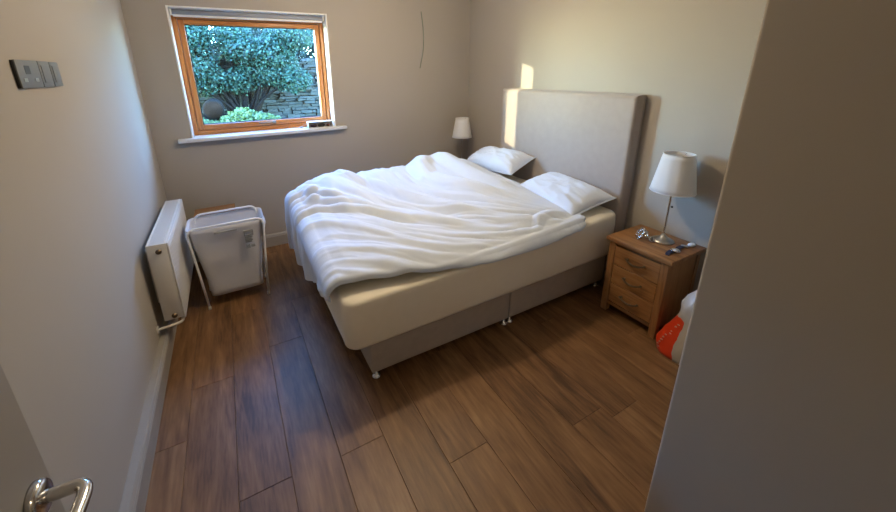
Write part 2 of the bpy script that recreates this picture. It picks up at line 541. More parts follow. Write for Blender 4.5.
# white plastered reveal linings, timber packer over the frame, sill board
for lo, hi in (((WX0 - LN, YB - 0.004, WZ0 - 0.03), (WX0, YO, WZ1 + LN)), ((WX1, YB - 0.004, WZ0 - 0.03), (WX1 + LN, YO, WZ1 + LN)), ((WX0, YB - 0.004, WZ1), (WX1, YO, WZ1 + LN))):
    wb_('reveal_lining', lo, hi, M['white'], bevel=0.002)
wb_('head_packer', (WX0, fy0, wz1), (WX1, YO - 0.05, WZ1), M['white'], bevel=0)
bm = bmesh.new()
SILL_T = WZ0
for lo, hi in (((WX0, YB, WZ0 - 0.03), (WX1, 3.66, SILL_T)), ((-0.385, 3.432, WZ0 - 0.03), (1.01, YB - 0.0045, SILL_T))):
    add_box(bm, Vector(lo) - o3, Vector(hi) - o3, 0.005)
sm(build('window_sill', bm, M['sill'], win))
wb_('outer_sill', (WX0, 3.70, WZ0 - 0.05), (WX1, YO + 0.05, WZ0 - 0.01), M['stone'], bevel=0.004)

# roller blind rolled up at the head of the reveal
bl = tag(empty('roller_blind', (0.312, 3.55, 2.045)), 'pale grey roller blind rolled up above the timber window', 'blind')
lathe('fabric_roll', [(0, -0.572), (0.019, -0.572), (0.019, 0.572), (0, 0.572)], fabric('blind_cloth', (0.33, 0.34, 0.37)), bl, 24, 'X', (0, 0, 0.022))
box('bottom_bar', (-0.57, -0.008, -0.012), (0.57, 0.004, 0.004), M['white'], bl, 0.003)
for x in (-0.584, 0.574):
    box('end_bracket', (x, -0.022, 0.0), (x + 0.010, 0.022, 0.0445), M['white'], bl, 0.002)
box('cloth_drop', (-0.57, 0.004, -0.004), (0.57, 0.006, 0.012), M['white'], bl)

# white open-fronted box of oddments on the sill
bx_ = tag(empty('oddments_box', (0.765, 3.50, WZ0)), 'small white open box of dark oddments at right end of window sill', 'box')
bx_.rotation_euler = (0, 0, math.radians(-2))
bm = bmesh.new()
w_, d_, h_ = 0.115, 0.04, 0.052
for lo, hi in (((-w_, -d_, 0), (w_, d_, 0.004)), ((-w_, -d_, h_), (w_, d_, h_ + 0.005)), ((-w_, -d_, 0.004), (-w_ + 0.005, d_, h_)), ((w_ - 0.006, -d_, 0.004), (w_, d_, h_)), ((-w_ + 0.005, d_ - 0.005, 0.004), (w_ - 0.006, d_, h_))):
    add_box(bm, lo, hi)
build('shell', bm, M['white'], bx_)
def pebble(name, loc, s, mat, parent=None, seed=0):
    bm = bmesh.new()
    bmesh.ops.create_icosphere(bm, subdivisions=2, radius=1)
    for v in bm.verts:
        k = 1 + 0.18 * mnoise.noise(v.co * 1.7 + Vector((seed, seed * 2, 0)))
        v.co = Vector((v.co.x * s[0] * k, v.co.y * s[1] * k, v.co.z * s[2] * k))
    o = build(name, bm, mat, parent, True)
    o.location = loc
    return o
def on_sill(x, y, z): return (x, y, z)
tag(pebble('dark_case', (0.705, 3.485, WZ0 + 0.0185), (0.034, 0.018, 0.0145), plain('aubergine_plastic', (0.03, 0.015, 0.035), 0.4, noise=0.1)), 'rounded dark purple case inside the white box on the sill', 'case')
tag(pebble('black_pouch', (0.775, 3.49, WZ0 + 0.0195), (0.038, 0.02, 0.0155), M['black'], seed=3), 'rounded black pouch in the middle of the white sill box', 'pouch')
tag(pebble('brown_ball', (0.838, 3.488, WZ0 + 0.0175), (0.018, 0.016, 0.0135), plain('reddish_brown_plastic', (0.14, 0.05, 0.03), 0.5, noise=0.2), seed=5), 'small reddish brown ball at right inside the white sill box', 'ball')
tag(pebble('grey_pebble', (0.60, 3.535, WZ0 + 0.0085), (0.018, 0.012, 0.0085), plain('pale_grey_stone', (0.42, 0.40, 0.42), 0.6, noise=0.2), seed=8), 'small pale grey pebble on the sill left of the white box', 'pebble')

# loose wire on the back wall
wr = smooth_path([(1.868, YB - 0.006, 2.17), (1.885, YB - 0.006, 2.05), (1.892, YB - 0.006, 1.93), (1.886, YB - 0.006, 1.80), (1.858, YB - 0.006, 1.68), (1.846, YB - 0.006, 1.63)], 5)
tag(tube('hanging_wire', wr, 0.0055, plain('sage_grey_cable', (0.24, 0.265, 0.215), 0.6, noise=0.3, nscale=20), None, 8), 'thin curved grey green wire hanging on the back wall', 'wire')
tag(lathe('wall_plug', [(0, -0.003), (0.006, -0.003), (0.007, 0.0), (0.004, 0.0), (0, -0.001)], M['black'], None, 14, 'X', (XR, 1.187, 0.724)), 'tiny black plug in the wall beneath the nearer lamp shade', 'wall plug')

# ------------------------------------------------------------------ switches on the left wall
def switch(y0, y1, name, label, kind):
    zc, hh = 1.612, 0.043
    t = tag(empty(name, (XL, (y0 + y1) / 2, zc)), label, 'switch')
    w = (y1 - y0) / 2
    sm(box('back_box', (0.0, -w + 0.002, -hh + 0.001), (0.008, w - 0.002, hh - 0.001), M['steel_dark'], t, 0.001))
    sm(box('face_plate', (0.008, -w, -hh), (0.0125, w, hh), M['steel'], t, 0.002))
    if kind == 'control':
        box('display', (0.0126, -0.030, 0.000), (0.0135, 0.006, 0.026), M['steel_dark'], t, 0.0004)
        for yy in (-0.045, 0.035):
            sm(box('button', (0.0126, yy - 0.012, -0.024), (0.0148, yy + 0.012, -0.012), M['nickel'], t, 0.001))
    else:
        sm(box('rocker', (0.0126, -w + 0.012, -hh + 0.014), (0.0150, w - 0.012, hh - 0.014), M['steel'], t, 0.001))
    return t
switch(1.578, 1.735, 'control_plate', 'wide grey control plate with display, nearest camera on left wall', 'control')
switch(1.741, 1.830, 'light_switch', 'narrow grey switch plate in the middle of three on left wall', 'switch')
switch(1.836, 1.916, 'light_switch', 'narrow grey switch plate closest to window on left wall', 'switch')

# ------------------------------------------------------------------ door with lever handle, standing open
dr = struct(empty('door_1', (-0.372, -0.135, 0)))
DL = 0.775
dr.rotation_euler = (0, 0, math.radians(87.2))
sm(box('leaf', (0, 0, 0.006), (DL, 0.040, 2.0), M['door'], dr, 0.002))
bm = bmesh.new()
for zz in (0.25, 1.75):
    add_lathe(bm, [(0, zz - 0.05), (0.007, zz - 0.05), (0.007, zz + 0.05), (0, zz + 0.05)], 12, 'Z', (-0.004, 0.0, 0))
build('hinge', bm, M['nickel'], dr, True)
def lever(sgn, y0):
    hx, hz = DL - 0.046, 1.008
    a = lathe('rose', [(0, 0), (0.0265, 0), (0.0265, sgn * 0.009), (0.023, sgn * 0.0125), (0.011, sgn * 0.0135), (0, sgn * 0.0135)], M['chrome'], dr, 36, 'Y', (hx, y0, hz))
    p = [(hx, y0 + sgn * 0.010, hz), (hx, y0 + sgn * 0.035, hz), (hx - 0.001, y0 + sgn * 0.052, hz), (hx - 0.012, y0 + sgn * 0.062, hz), (hx - 0.035, y0 + sgn * 0.064, hz), (hx - 0.075, y0 + sgn * 0.063, hz), (hx - 0.118, y0 + sgn * 0.060, hz)]
    tube('lever', smooth_path(p, 5), 0.0095, M['chrome'], dr, 14)
lever(-1, 0.0)
lever(1, 0.040)

# ------------------------------------------------------------------ radiator
rad = tag(empty('radiator', (-0.512, 2.725, 0.20)), 'white panel radiator on the left wall below the window corner', 'radiator')
RL, RH, RD = 0.425, 0.50, 0.105
def rb(name, lo, hi, mat=None, bevel=0.004, parent=None):
    return sm(box(name, lo, hi, mat or M['rad'], parent or rad, bevel))
rb('back_panel', (0.0, -RL + 0.002, 0.01), (0.012, RL - 0.002, RH - 0.012), bevel=0.003)
fpan = rb('front_panel', (RD - 0.012, -RL, 0.0), (RD, RL, RH), bevel=0.005)
bm = bmesh.new()
for i in range(24):
    y = -RL + 0.03 + i * (2 * RL - 0.06) / 23
    add_box(bm, (RD - 0.001, y - 0.008, 0.03), (RD + 0.0022, y + 0.008, RH - 0.03), 0.002, 1)
build('panel_ribs', bm, M['rad'], fpan)['kind'] = 'stuff'
for y0, y1 in ((-RL, -RL + 0.008), (RL - 0.008, RL)):
    rb('side_cover', (-0.002, y0, 0.012), (RD - 0.012, y1, RH), bevel=0.002)
rb('top_rail', (-0.002, -RL + 0.008, RH - 0.006), (0.008, RL - 0.008, RH), bevel=0.001)
rb('top_rail', (RD - 0.022, -RL + 0.008, RH - 0.006), (RD - 0.012, RL - 0.008, RH), bevel=0.001)
for i in range(60):
    y = -RL + 0.014 + i * (2 * RL - 0.028) / 59
    if i == 0:
        slat = box('grille_slat', (0.008, -0.0045, 0), (RD - 0.022, 0.0045, 0.003), M['rad'], rad)
        slat.location = (0, y, RH - 0.005)
    else:
        c = slat.copy(); COL.objects.link(c); c.location = (0, y, RH - 0.005)
bm = bmesh.new()
for i in range(26):
    y = -RL + 0.04 + i * (2 * RL - 0.08) / 25
    add_box(bm, (0.014, y - 0.010, 0.03), (RD - 0.014, y + 0.010, RH - 0.03))
build('convector_fins', bm, M['rad'], rad)['kind'] = 'stuff'
def cap(z, name='plug'):
    q = lathe(name, [(0, -0.012), (0.009, -0.012), (0.0115, -0.010), (0.0115, -0.004), (0.015, -0.003), (0.015, 0.0), (0, 0.0)], M['bronze'], rad, 18, 'Y', (0.052, -RL, z))
cap(RH - 0.045)
cap(0.035, 'valve')
bm = bmesh.new()
add_tube(bm, smooth_path([(0.085, -RL + 0.012, 0.0), (0.085, -RL + 0.012, -0.014), (0.06, -RL - 0.002, -0.02), (-0.041, -RL - 0.01, -0.024)], 5), 0.008, 10)
build('pipe', bm, M['rad'], rad, True)
sm(lathe('pipe_collar', [(0, 0), (0.022, 0), (0.022, 0.006), (0.010, 0.008), (0, 0.008)], M['rad'], rad, 20, 'X', (-0.043, -RL - 0.01, -0.024)))
for y in (-0.26, 0.26):
    rb('wall_bracket', (-0.043, y - 0.015, 0.06), (0.0, y + 0.015, RH - 0.08), bevel=0.002)

# ------------------------------------------------------------------ laundry hamper and the box behind it
hm = tag(empty('laundry_hamper', (-0.125, 2.77, 0)), 'white fabric laundry hamper on a thin white metal frame beside the radiator', 'hamper')
def uframe(name, yt, yb, wt, wb, zt, dx=0.0):
    r = 0.045
    p = [(-wb, yb, 0.012), (-wb + (wb - wt) * 0.6, yb + (yt - yb) * 0.6, zt * 0.6)]
    pts = [(-wb, yb, 0.008), (-(wb + wt) / 2, (yb + yt) / 2, zt / 2), (-wt, yt, zt - r)]
    for k in range(1, 5):
        a = k * math.pi / 8
        pts.append((-wt + r - r * math.cos(a), yt, zt - r + r * math.sin(a)))
    for k in range(0, 4):
        a = math.pi / 2 - k * math.pi / 8
        pts.append((wt - r + r * math.cos(a), yt, zt - r + r * math.sin(a)))
    pts += [(wt, yt, zt - r), ((wb + wt) / 2, (yb + yt) / 2, zt / 2), (wb, yb, 0.008)]
    f = tube(name, pts, 0.0078, M['white'], hm, 10)
    for x in (-wb, wb):
        lathe('rubber_foot', [(0, 0), (0.010, 0), (0.010, 0.02), (0.0078, 0.024), (0, 0.024)], M['white'], f, 12, 'Z', (x, yb, 0))
    return f
uframe('front_frame', -0.135, -0.118, 0.232, 0.196, 0.625)
uframe('rear_frame', 0.135, 0.150, 0.205, 0.196, 0.632)
# cloth bag: open tapered sack, slightly sagging sides
def hamper_bag():
    rows, per = 16, 48
    v, f = [], []
    for i in range(rows + 1):
        t = i / rows                     # 0 top -> 1 bottom
        z = 0.615 * (1 - t) + 0.085 * t
        hw = 0.240 * (1 - t) + 0.172 * t - 0.012 * math.sin(math.pi * t)
        hd = 0.147 * (1 - t) + 0.100 * t - 0.010 * math.sin(math.pi * t)
        for k in range(per):
            a = 2 * math.pi * k / per
            c, s = math.cos(a), math.sin(a)
            e = 0.28
            x = hw * math.copysign(abs(c) ** e, c); y = hd * math.copysign(abs(s) ** e, s)
            n = mnoise.noise(Vector((x * 7, y * 7 + 3, z * 6)))
            x += 0.008 * n * (1 if t > 0.05 else 0); y += 0.010 * mnoise.noise(Vector((x * 6 + 9, z * 7, y * 5))) * min(1, t * 6)
            zz = z
            if t == 1:
                zz += 0.012 * mnoise.noise(Vector((x * 9, y * 9, 1)))
            v.append((x, y, zz))
    for i in range(rows):
        for k in range(per):
            a, b = i * per + k, i * per + (k + 1) % per
            f.append((a, b, b + per, a + per))
    c0 = len(v)
    v.append((0, 0, 0.07))
    for k in range(per):
        f.append((rows * per + k, rows * per + (k + 1) % per, c0))
    o = pydata('bag', v, f, M['bagw'], hm, True)
    md = o.modifiers.new('thick', 'SOLIDIFY'); md.thickness = 0.003; md.offset = -1
    return o
bag = hamper_bag()
def sleeve(name, x0, x1, yt, zt, parent):
    """cloth folded over a top bar, hanging a little on both sides"""
    v, f = [], []
    n = 14
    prof = [(-0.012, -0.05), (-0.011, -0.02), (-0.0105, 0.0)] + [(-0.0105 * math.cos(k * math.pi / 6), 0.0105 * math.sin(k * math.pi / 6)) for k in range(1, 6)] + [(0.0105, 0.0), (0.011, -0.02), (0.012, -0.045)]
    for i in range(n + 1):
        x = x0 + (x1 - x0) * i / n
        for (dy, dz) in prof:
            k = 0.004 * mnoise.noise(Vector((x * 20, dz * 20, yt)))
            v.append((x, yt + dy + k, zt + dz + k))
    m = len(prof)
    for i in range(n):
        for j in range(m - 1):
            a = i * m + j
            f.append((a, a + 1, a + m + 1, a + m))
    return pydata(name, v, f, M['bagw'], parent, True)
def flap(sx):
    """side of the bag that bulges out between the two bars"""
    v, f = [], []
    n, m = 10, 8
    for i in range(n + 1):
        y = -0.135 + 0.27 * i / n
        for j in range(m + 1):
            t = j / m
            z = 0.60 - 0.16 * t - 0.015 * math.sin(math.pi * i / n)
            x = sx * (0.222 + 0.045 * math.sin(math.pi * min(1, t * 1.2 + 0.12)) * (1 - t) * (0.45 + 0.55 * math.sin(math.pi * i / n)))
            v.append((x, y, z))
    for i in range(n):
        for j in range(m):
            a = i * (m + 1) + j
            f.append((a, a + 1, a + m + 2, a + m + 1))
    o = pydata('side_flap', v, f, M['bagw'], bag, True)
    md = o.modifiers.new('thick', 'SOLIDIFY'); md.thickness = 0.003
    return o
flap(-1); flap(1)
# printed care panel on the front of the bag: a square mark, lines and a darker block
def prints():
    bm = bmesh.new()
    y = -0.150
    def rect(x0, x1, z0, z1):
        add_box(bm, (x0, y - 0.0012, z0), (x1, y + 0.012, z1))
    rect(0.098, 0.158, 0.548, 0.554); rect(0.098, 0.104, 0.520, 0.548); rect(0.152, 0.158, 0.520, 0.548); rect(0.098, 0.158, 0.514, 0.520)
    for k in range(4):
        rect(0.100, 0.150 - 0.008 * (k % 2), 0.500 - k * 0.012, 0.504 - k * 0.012)
    rect(0.100, 0.128, 0.420, 0.446); rect(0.132, 0.158, 0.424, 0.440)
    rect(-0.08, 0.06, 0.572, 0.580)
    return build('care_print', bm, M['print'], bag)
prints()

cb = tag(empty('cardboard_box', (-0.215, 3.27, 0)), 'brown cardboard box standing behind the white laundry hamper', 'box')
bm = bmesh.new()
a_, b_, h_ = 0.15, 0.125, 0.515
for lo, hi in (((-a_, -b_, 0), (a_, b_, 0.005)), ((-a_, -b_, 0.005), (-a_ + 0.005, b_, h_)), ((a_ - 0.005, -b_, 0.005), (a_, b_, h_)), ((-a_ + 0.005, -b_, 0.005), (a_ - 0.005, -b_ + 0.005, h_)), ((-a_ + 0.005, b_ - 0.005, 0.005), (a_ - 0.005, b_, h_))):
    add_box(bm, lo, hi)
build('carton', bm, M['card'], cb)
box('flap', (-a_, -0.004, h_ - 0.002), (a_, b_, h_ + 0.003), M['card'], cb)
box('flap', (-a_, -b_, h_ - 0.002), (a_, -0.006, h_ + 0.003), M['card'], cb)

# ------------------------------------------------------------------ bed
bed = tag(empty('divan_bed', (1.41, 2.15, 0)), 'grey fabric double divan bed with a tall taupe upholstered headboard', 'bed')
BO = Vector((1.41, 2.15, 0))
for i, (x0, x1) in enumerate(((0.475, 1.4175), (1.4225, 2.345))):
    h = sm(box('divan_base', Vector((x0, 1.497, 0.05)) - BO, Vector((x1, 2.80, 0.285)) - BO, M['divan'], bed, 0.012, 3))
    bm = bmesh.new()
    for (xa, ya, xb, yb) in ((x0, 1.4955, x1, 1.4955),):
        add_tube(bm, [Vector((xa + 0.006, ya, 0.272)) - BO, Vector((xb - 0.006, yb, 0.272)) - BO], 0.003, 6)
    build('piping', bm, M['divan'], h, True)
    fx = (x0 + 0.03, x1 - 0.022) if i == 0 else (x0 + 0.022, x1 - 0.05)
    for x in fx:
        for y in (1.522, 2.77):
            g = lathe('glide_foot', [(0, 0.0), (0.021, 0.0), (0.025, 0.004), (0.025, 0.012), (0.016, 0.018), (0.009, 0.022), (0.009, 0.05), (0, 0.05)], M['chrome'], h, 20, 'Z', Vector((x, y, 0)) - BO)

def headboard():
    x0, x1, y0, y1, z0, z1 = 2.362, 2.462, 1.462, 2.79, 0.12, 1.425
    bm = bmesh.new()
    add_box(bm, (x0, y0, z0), (x1, y1, z1))
    es = [e for e in bm.edges if all(abs(v.co.x - x0) < 1e-6 for v in e.verts)]
    bmesh.ops.bevel(bm, geom=es, offset=0.035, segments=6, profile=0.5, affect='EDGES')
    es = [e for e in bm.edges if abs((e.verts[0].co - e.verts[1].co).x) > 0.03 and len([v for v in e.verts if v.co.z > z1 - 1e-4]) == 2 and e.verts[0].co.y in (y0, y1)]
    for v in bm.verts:
        v.co -= BO
    o = sm(build('headboard', bm, M['headboard'], bed), 50)
    bm = bmesh.new()
    pts = [(x1 - 0.012, y0 - 0.001, z0), (x1 - 0.012, y0 - 0.001, z1 - 0.01), (x1 - 0.012, y0 + 0.01, z1 + 0.001), (x1 - 0.012, y1 - 0.01, z1 + 0.001), (x1 - 0.012, y1 + 0.001, z1 - 0.01), (x1 - 0.012, y1 + 0.001, z0)]
    add_tube(bm, [Vector(p) - BO for p in pts], 0.004, 6)
    build('piping', bm, M['headboard'], o, True)
    for y in (1.75, 2.45):
        box('strut', Vector((2.415, y - 0.03, 0.0)) - BO, Vector((2.435, y + 0.03, z0 + 0.02)) - BO, M['black'], o)
headboard()

def rounded_path(x0, x1, y0, y1, r, n=8, m=24):
    """closed plan outline of a rounded rectangle, counter-clockwise"""
    out = []
    cs = [((x1 - r, y0 + r), -90), ((x1 - r, y1 - r), 0), ((x0 + r, y1 - r), 90), ((x0 + r, y0 + r), 180)]
    for i, ((cx, cy), a0) in enumerate(cs):
        for k in range(n + 1):
            a = math.radians(a0 + 90 * k / n)
            out.append((cx + r * math.cos(a), cy + r * math.sin(a)))
        nx, na = cs[(i + 1) % 4]
        a = math.radians(na)
        q = (nx[0] + r * math.cos(a), nx[1] + r * math.sin(a))
        p = out[-1]
        for k in range(1, m):
            out.append((p[0] + (q[0] - p[0]) * k / m, p[1] + (q[1] - p[1]) * k / m))
    return out

MX0, MX1, MY0, MY1 = 0.352, 2.355, 1.458, 2.815
def mat_top(x, y):
    """height of the mattress top"""
    t = (x - MX0) / (MX1 - MX0)
    return 0.545 + 0.075 * t * t
def mattress():
    pth = rounded_path(MX0, MX1, MY0, MY1, 0.07)
    n = len(pth)
    cx, cy = (MX0 + MX1) / 2, (MY0 + MY1) / 2
    # rings: inset (towards the middle), height measured from the bottom (<=0.14) or from the top
    rings = [(0.05, 'b', 0.0), (0.012, 'b', 0.0), (0.009, 'l', 0.0), (0.003, 'l', 0.0), (0.0, 'l', 0.012), (-0.004, 'b', 0.05), (-0.007, 'b', 0.11), (-0.007, 't', -0.09), (-0.006, 't', -0.045), (-0.004, 't', -0.018), (0.001, 't', -0.007), (0.008, 't', -0.001), (0.018, 't', 0.002), (0.05, 't', 0.007), (0.10, 't', 0.012), (0.25, 't', 0.018), (0.45, 't', 0.02)]
    v, f = [], []
    for (ins, ref, h) in rings:
        for (x, y) in pth:
            hx, hy = (MX1 - MX0) / 2, (MY1 - MY0) / 2
            px = cx + (x - cx) * (1 - ins / hx); py = cy + (y - cy) * (1 - ins / hy)
            t = (x - MX0) / (MX1 - MX0)
            bot = 0.287
            lip = bot + 0.010 - 0.026 * (1 - t) ** 0.7 + 0.003 * mnoise.noise(Vector((x * 6, y * 6, 4)))
            z = (bot + h) if ref == 'b' else (lip + h if ref == 'l' else mat_top(x, y) + h)
            w = mnoise.noise(Vector((x * 5, y * 5, z * 3))) * 0.005 + mnoise.noise(Vector((x * 2.0 + z * 14, y * 2.0, z * 22))) * 0.004
            if ref == 't' and h > 0: w *= 0.5
            nx = (x - cx) / hx; ny = (y - cy) / hy
            if abs(nx) > abs(ny): px += math.copysign(w, nx)
            else: py += math.copysign(w, ny)
            v.append((px, py, z + (0.3 * w if ref == 't' else 0)))
    R = len(rings)
    for i in range(R - 1):
        for k in range(n):
            a, b = i * n + k, i * n + (k + 1) % n
            f.append((a, b, b + n, a + n))
    f.append(tuple(range(n))[::-1]); f.append(tuple(range((R - 1) * n, R * n)))
    o = pydata('mattress', v, f, M['sheet'], None, True)
    tag(o, 'thick mattress in a cream fitted sheet on the grey divan', 'mattress')
    return o
mattress()

# ---- duvet: heaped towards the window side, folds fanning out to the foot
RX = np.array([0.28, 0.33, 0.43, 0.51, 0.60, 0.72, 0.86, 1.05, 1.21, 1.35, 1.50, 1.64, 1.77, 1.91, 2.05])
RZ = np.array([0.66, 0.72, 0.785, 0.795, 0.835, 0.845, 0.803, 0.797, 0.797, 0.825, 0.872, 0.865, 0.832, 0.785, 0.72])
FOLDS = [  # polyline (x, y), height, half-width
    ([(0.66, 2.85), (0.81, 2.63), (0.94, 2.44), (1.08, 2.17), (1.24, 1.96), (1.40, 1.77)], 0.030, 0.055),
    ([(0.46, 2.63), (0.57, 2.36), (0.73, 2.12), (0.93, 1.95), (1.14, 1.78), (1.35, 1.66)], 0.026, 0.042),
    ([(0.26, 2.33), (0.40, 2.31), (0.58, 2.20), (0.77, 2.04), (0.95, 1.90)], 0.020, 0.024),
    ([(0.30, 2.50), (0.42, 2.45), (0.52, 2.33), (0.62, 2.24)], 0.022, 0.022),
    ([(0.30, 2.62), (0.40, 2.60), (0.50, 2.47), (0.60, 2.32)], 0.024, 0.022),
    ([(1.50, 2.82), (1.36, 2.62), (1.34, 2.42), (1.44, 2.22), (1.60, 2.02), (1.76, 1.86)], 0.030, 0.065),
    ([(1.64, 2.82), (1.66, 2.60), (1.70, 2.40), (1.78, 2.15), (1.86, 1.95)], 0.034, 0.085),
    ([(1.62, 1.50), (1.72, 1.58), (1.84, 1.60), (1.95, 1.56)], 0.014, 0.024),
]
HEM_X = np.array([0.2, 0.36, 0.50, 0.64, 0.85, 1.05, 1.3, 2.1])
HEM_Y = np.array([1.575, 1.57, 1.548, 1.522, 1.490, 1.470, 1.466, 1.475])
def seg_field(x, y, pts):
    best = np.full(x.shape, 9.0); along = np.zeros(x.shape)
    n = len(pts) - 1
    for i in range(n):
        a = np.array(pts[i]); d = np.array(pts[i + 1]) - a
        L2 = d @ d
        t = np.clip(((x - a[0]) * d[0] + (y - a[1]) * d[1]) / L2, 0, 1)
        q = np.hypot(x - a[0] - t * d[0], y - a[1] - t * d[1])
        along = np.where(q < best, (i + t) / n, along)
        best = np.minimum(best, q)
    return best, along

def duvet():
    NX, NY = 250, 210
    xh, xf = 2.03, 0.372        # head edge, foot edge (plan)
    yn, yf = 1.475, 2.74        # near edge, far edge (plan)
    r = 0.075
    s = np.linspace(0, 1, NX); t = np.linspace(0, 1, NY)
    S, T = np.meshgrid(s, t, indexing='ij')
    LX = (xh - xf); LYt = (yf - yn)
    # arc-length coordinates
    u = S * (LX + r * math.pi / 2 + 0.40)              # beyond LX: rolls over the foot
    w = T * (0.10 + LYt + r * math.pi / 2 + 0.34) - 0.10  # <0: near overhang, >LYt: rolls over the far side
    x = xh - np.minimum(u, LX)
    hem = np.interp(x, HEM_X, HEM_Y)
    y = hem + np.clip(w, 0, LYt) / LYt * (yf - hem)
    # head edge line in plan is a little wavy and slants
    head_shift = 0.02 * np.sin(5 * T * 3) - 0.05 * np.clip((y - 2.35) / 0.4, 0, 1) + 0.05 * np.exp(-((y - 2.15) / 0.2) ** 2) - 0.03 * np.exp(-((y - 1.5) / 0.08) ** 2)
    x = x + head_shift * (1 - np.clip(u / 0.5, 0, 1)) ** 2
    ridge = np.interp(x, RX, RZ)
    g = np.clip((y - 1.44) / 1.22, 0, 1)
    g = g ** 0.85
    base_near = 0.575 + 0.03 * np.clip((x - 1.2) / 0.8, 0, 1)
    z = base_near + (ridge - base_near) * g
    z += 0.022 * np.clip((y - 1.47) / 0.12, 0, 1) * (1 - np.clip((y - 1.6) / 0.9, 0, 1))        # puff of the filling just behind the near hem
    # folds
    k = np.zeros_like(z)
    # warp so that folds are not dead straight
    wx = 0.018 * np.sin(9 * y + 4 * x) ; wy = 0.015 * np.sin(11 * x + 3 * y)
    for pts, h, sg in FOLDS:
        d, a = seg_field(x + wx * 0.6, y + wy * 0.6, pts)
        env = np.clip(np.minimum(a * 5 + 0.25, (1 - a) * 5 + 0.15), 0, 1)
        k += h * env * (np.exp(-(d / sg) ** 2) - 0.45 * np.exp(-((d - 1.7 * sg) / (0.7 * sg)) ** 2))
    z += k
    # fine creases running with the folds
    nf = np.zeros_like(z)
    for i in range(NX):
        for j in range(NY):
            p = Vector((x[i, j], y[i, j], 0))
            # creases fan out from the near head corner towards the foot
            dx, dy = 2.05 - p.x, p.y - 1.38
            rr = math.hypot(dx, dy)
            th = math.atan2(dy, dx) + 0.16 * math.sin(2.1 * rr) + 0.05 * mnoise.noise(p * 2.5)
            a1 = mnoise.noise(Vector((th * 11, rr * 1.1, 0.3)))
            a2 = mnoise.noise(Vector((th * 24 + 0.8 * mnoise.noise(p * 4), rr * 2.0, 5.3)))
            a3 = mnoise.noise(Vector((th * 48 + 0.8 * mnoise.noise(p * 6), rr * 3.6, 9.1)))
            env = min(1.0, rr / 0.7) * (1.0 - 0.85 * min(1, max(0, (th - 0.85) / 0.35)))
            nf[i, j] = env * (0.022 * (0.6 - 2.0 * abs(a1)) + 0.009 * (0.5 - 1.8 * abs(a2)) + 0.003 * (0.5 - 1.8 * abs(a3)))
    z += nf * np.clip((y - 1.47) / 0.05, 0.4, 1)
    # gathered bunch at the far foot corner
    z += 0.02 * np.exp(-((x - 0.42) / 0.09) ** 2 - ((y - 2.5) / 0.14) ** 2) * np.sin(60 * y)
    # hem tapers into a thin edge at the near side and the head
    edge_n = np.clip((w + 0.02) / 0.08, 0, 1); edge_h = np.clip(u / 0.07, 0, 1)
    lift = np.sqrt(1 - (1 - edge_h) ** 2) * 0.6 + 0.4
    floor_z = 0.545 + 0.075 * ((x - MX0) / (MX1 - MX0)) ** 2 + 0.042
    z = floor_z + (z - floor_z) * lift
    X, Y, Z = x.copy(), y.copy(), z.copy()
    # foot: roll and hang
    over = np.clip(u - LX, 0, None)
    th = np.clip(over / r, 0, math.pi / 2)
    rest = np.clip(over - r * math.pi / 2, 0, None)
    restmax = rest.max()
    X = np.where(over > 0, xf - r * np.sin(th) + 0.05 * rest, X)
    near_f = np.clip((y - 1.60) / 0.70, 0, 1)
    bottom = 0.272 + 0.010 * np.sin(14 * y) + 0.26 * (1 - near_f)
    top_after = Z - r * (1 - np.cos(th))
    Zh = top_after - rest / max(restmax, 1e-6) * np.clip((z - r) - bottom, 0.005, None)
    Z = np.where(over > 0, Zh, Z)
    drape = np.zeros_like(z)
    amp = np.clip(rest / 0.15, 0, 1)
    X = X + amp * (0.012 * np.sin(17 * y + 2.0 * np.sin(5 * y)) + 0.007 * np.sin(41 * y + 9 * Z))
    # far side: roll and hang
    overy = np.clip(w - LYt, 0, None)
    th2 = np.clip(overy / r, 0, math.pi / 2)
    rest2 = np.clip(overy - r * math.pi / 2, 0, None)
    Y = np.where(overy > 0, yf + r * np.sin(th2) + 0.03 * rest2, Y)
    Z = np.where(overy > 0, np.maximum(Z - r * (1 - np.cos(th2)) - rest2 * 1.15, 0.26), Z)
    # near side: the hem lies on the mattress edge and slips a little over it
    undery = np.clip(-w, 0, None)
    over_n = np.clip((X - 0.95) / 0.25, 0, 1) * np.clip((2.03 - X) / 0.10, 0, 1)
    reach = 0.028 + 0.012 * np.sin(7 * X) 
    f = np.clip(undery / 0.10, 0, 1)
    Y = np.where(undery > 0, hem - np.sin(f * math.pi / 2) * (0.026 * over_n + 0.004), Y)
    Z = np.where(undery > 0, Z - f * (0.012 + 0.030 * over_n + 0.01 * over_n * np.sin(9 * X)) - (1 - over_n) * 0.006 * f, Z)
    # never below the mattress where it lies on it
    lie = (over <= 0) & (overy <= 0) & (undery <= 0)
    Z = np.where(lie, np.maximum(Z, floor_z - 0.002), Z)
    v = np.stack([X.ravel(), Y.ravel(), Z.ravel()], 1)
    f_ = []
    for i in range(NX - 1):
        for j in range(NY - 1):
            a = i * NY + j
            f_.append((a, a + NY, a + NY + 1, a + 1))
    o = pydata('duvet', v.tolist(), f_, M['duvet'], None, True)
    md = o.modifiers.new('thick', 'SOLIDIFY'); md.thickness = 0.014; md.offset = -1
    md2 = o.modifiers.new('smooth', 'SMOOTH'); md2.factor = 0.5; md2.iterations = 1
    tag(o, 'rumpled white duvet spread over the bed and heaped towards the window', 'duvet')
    return o
duvet()

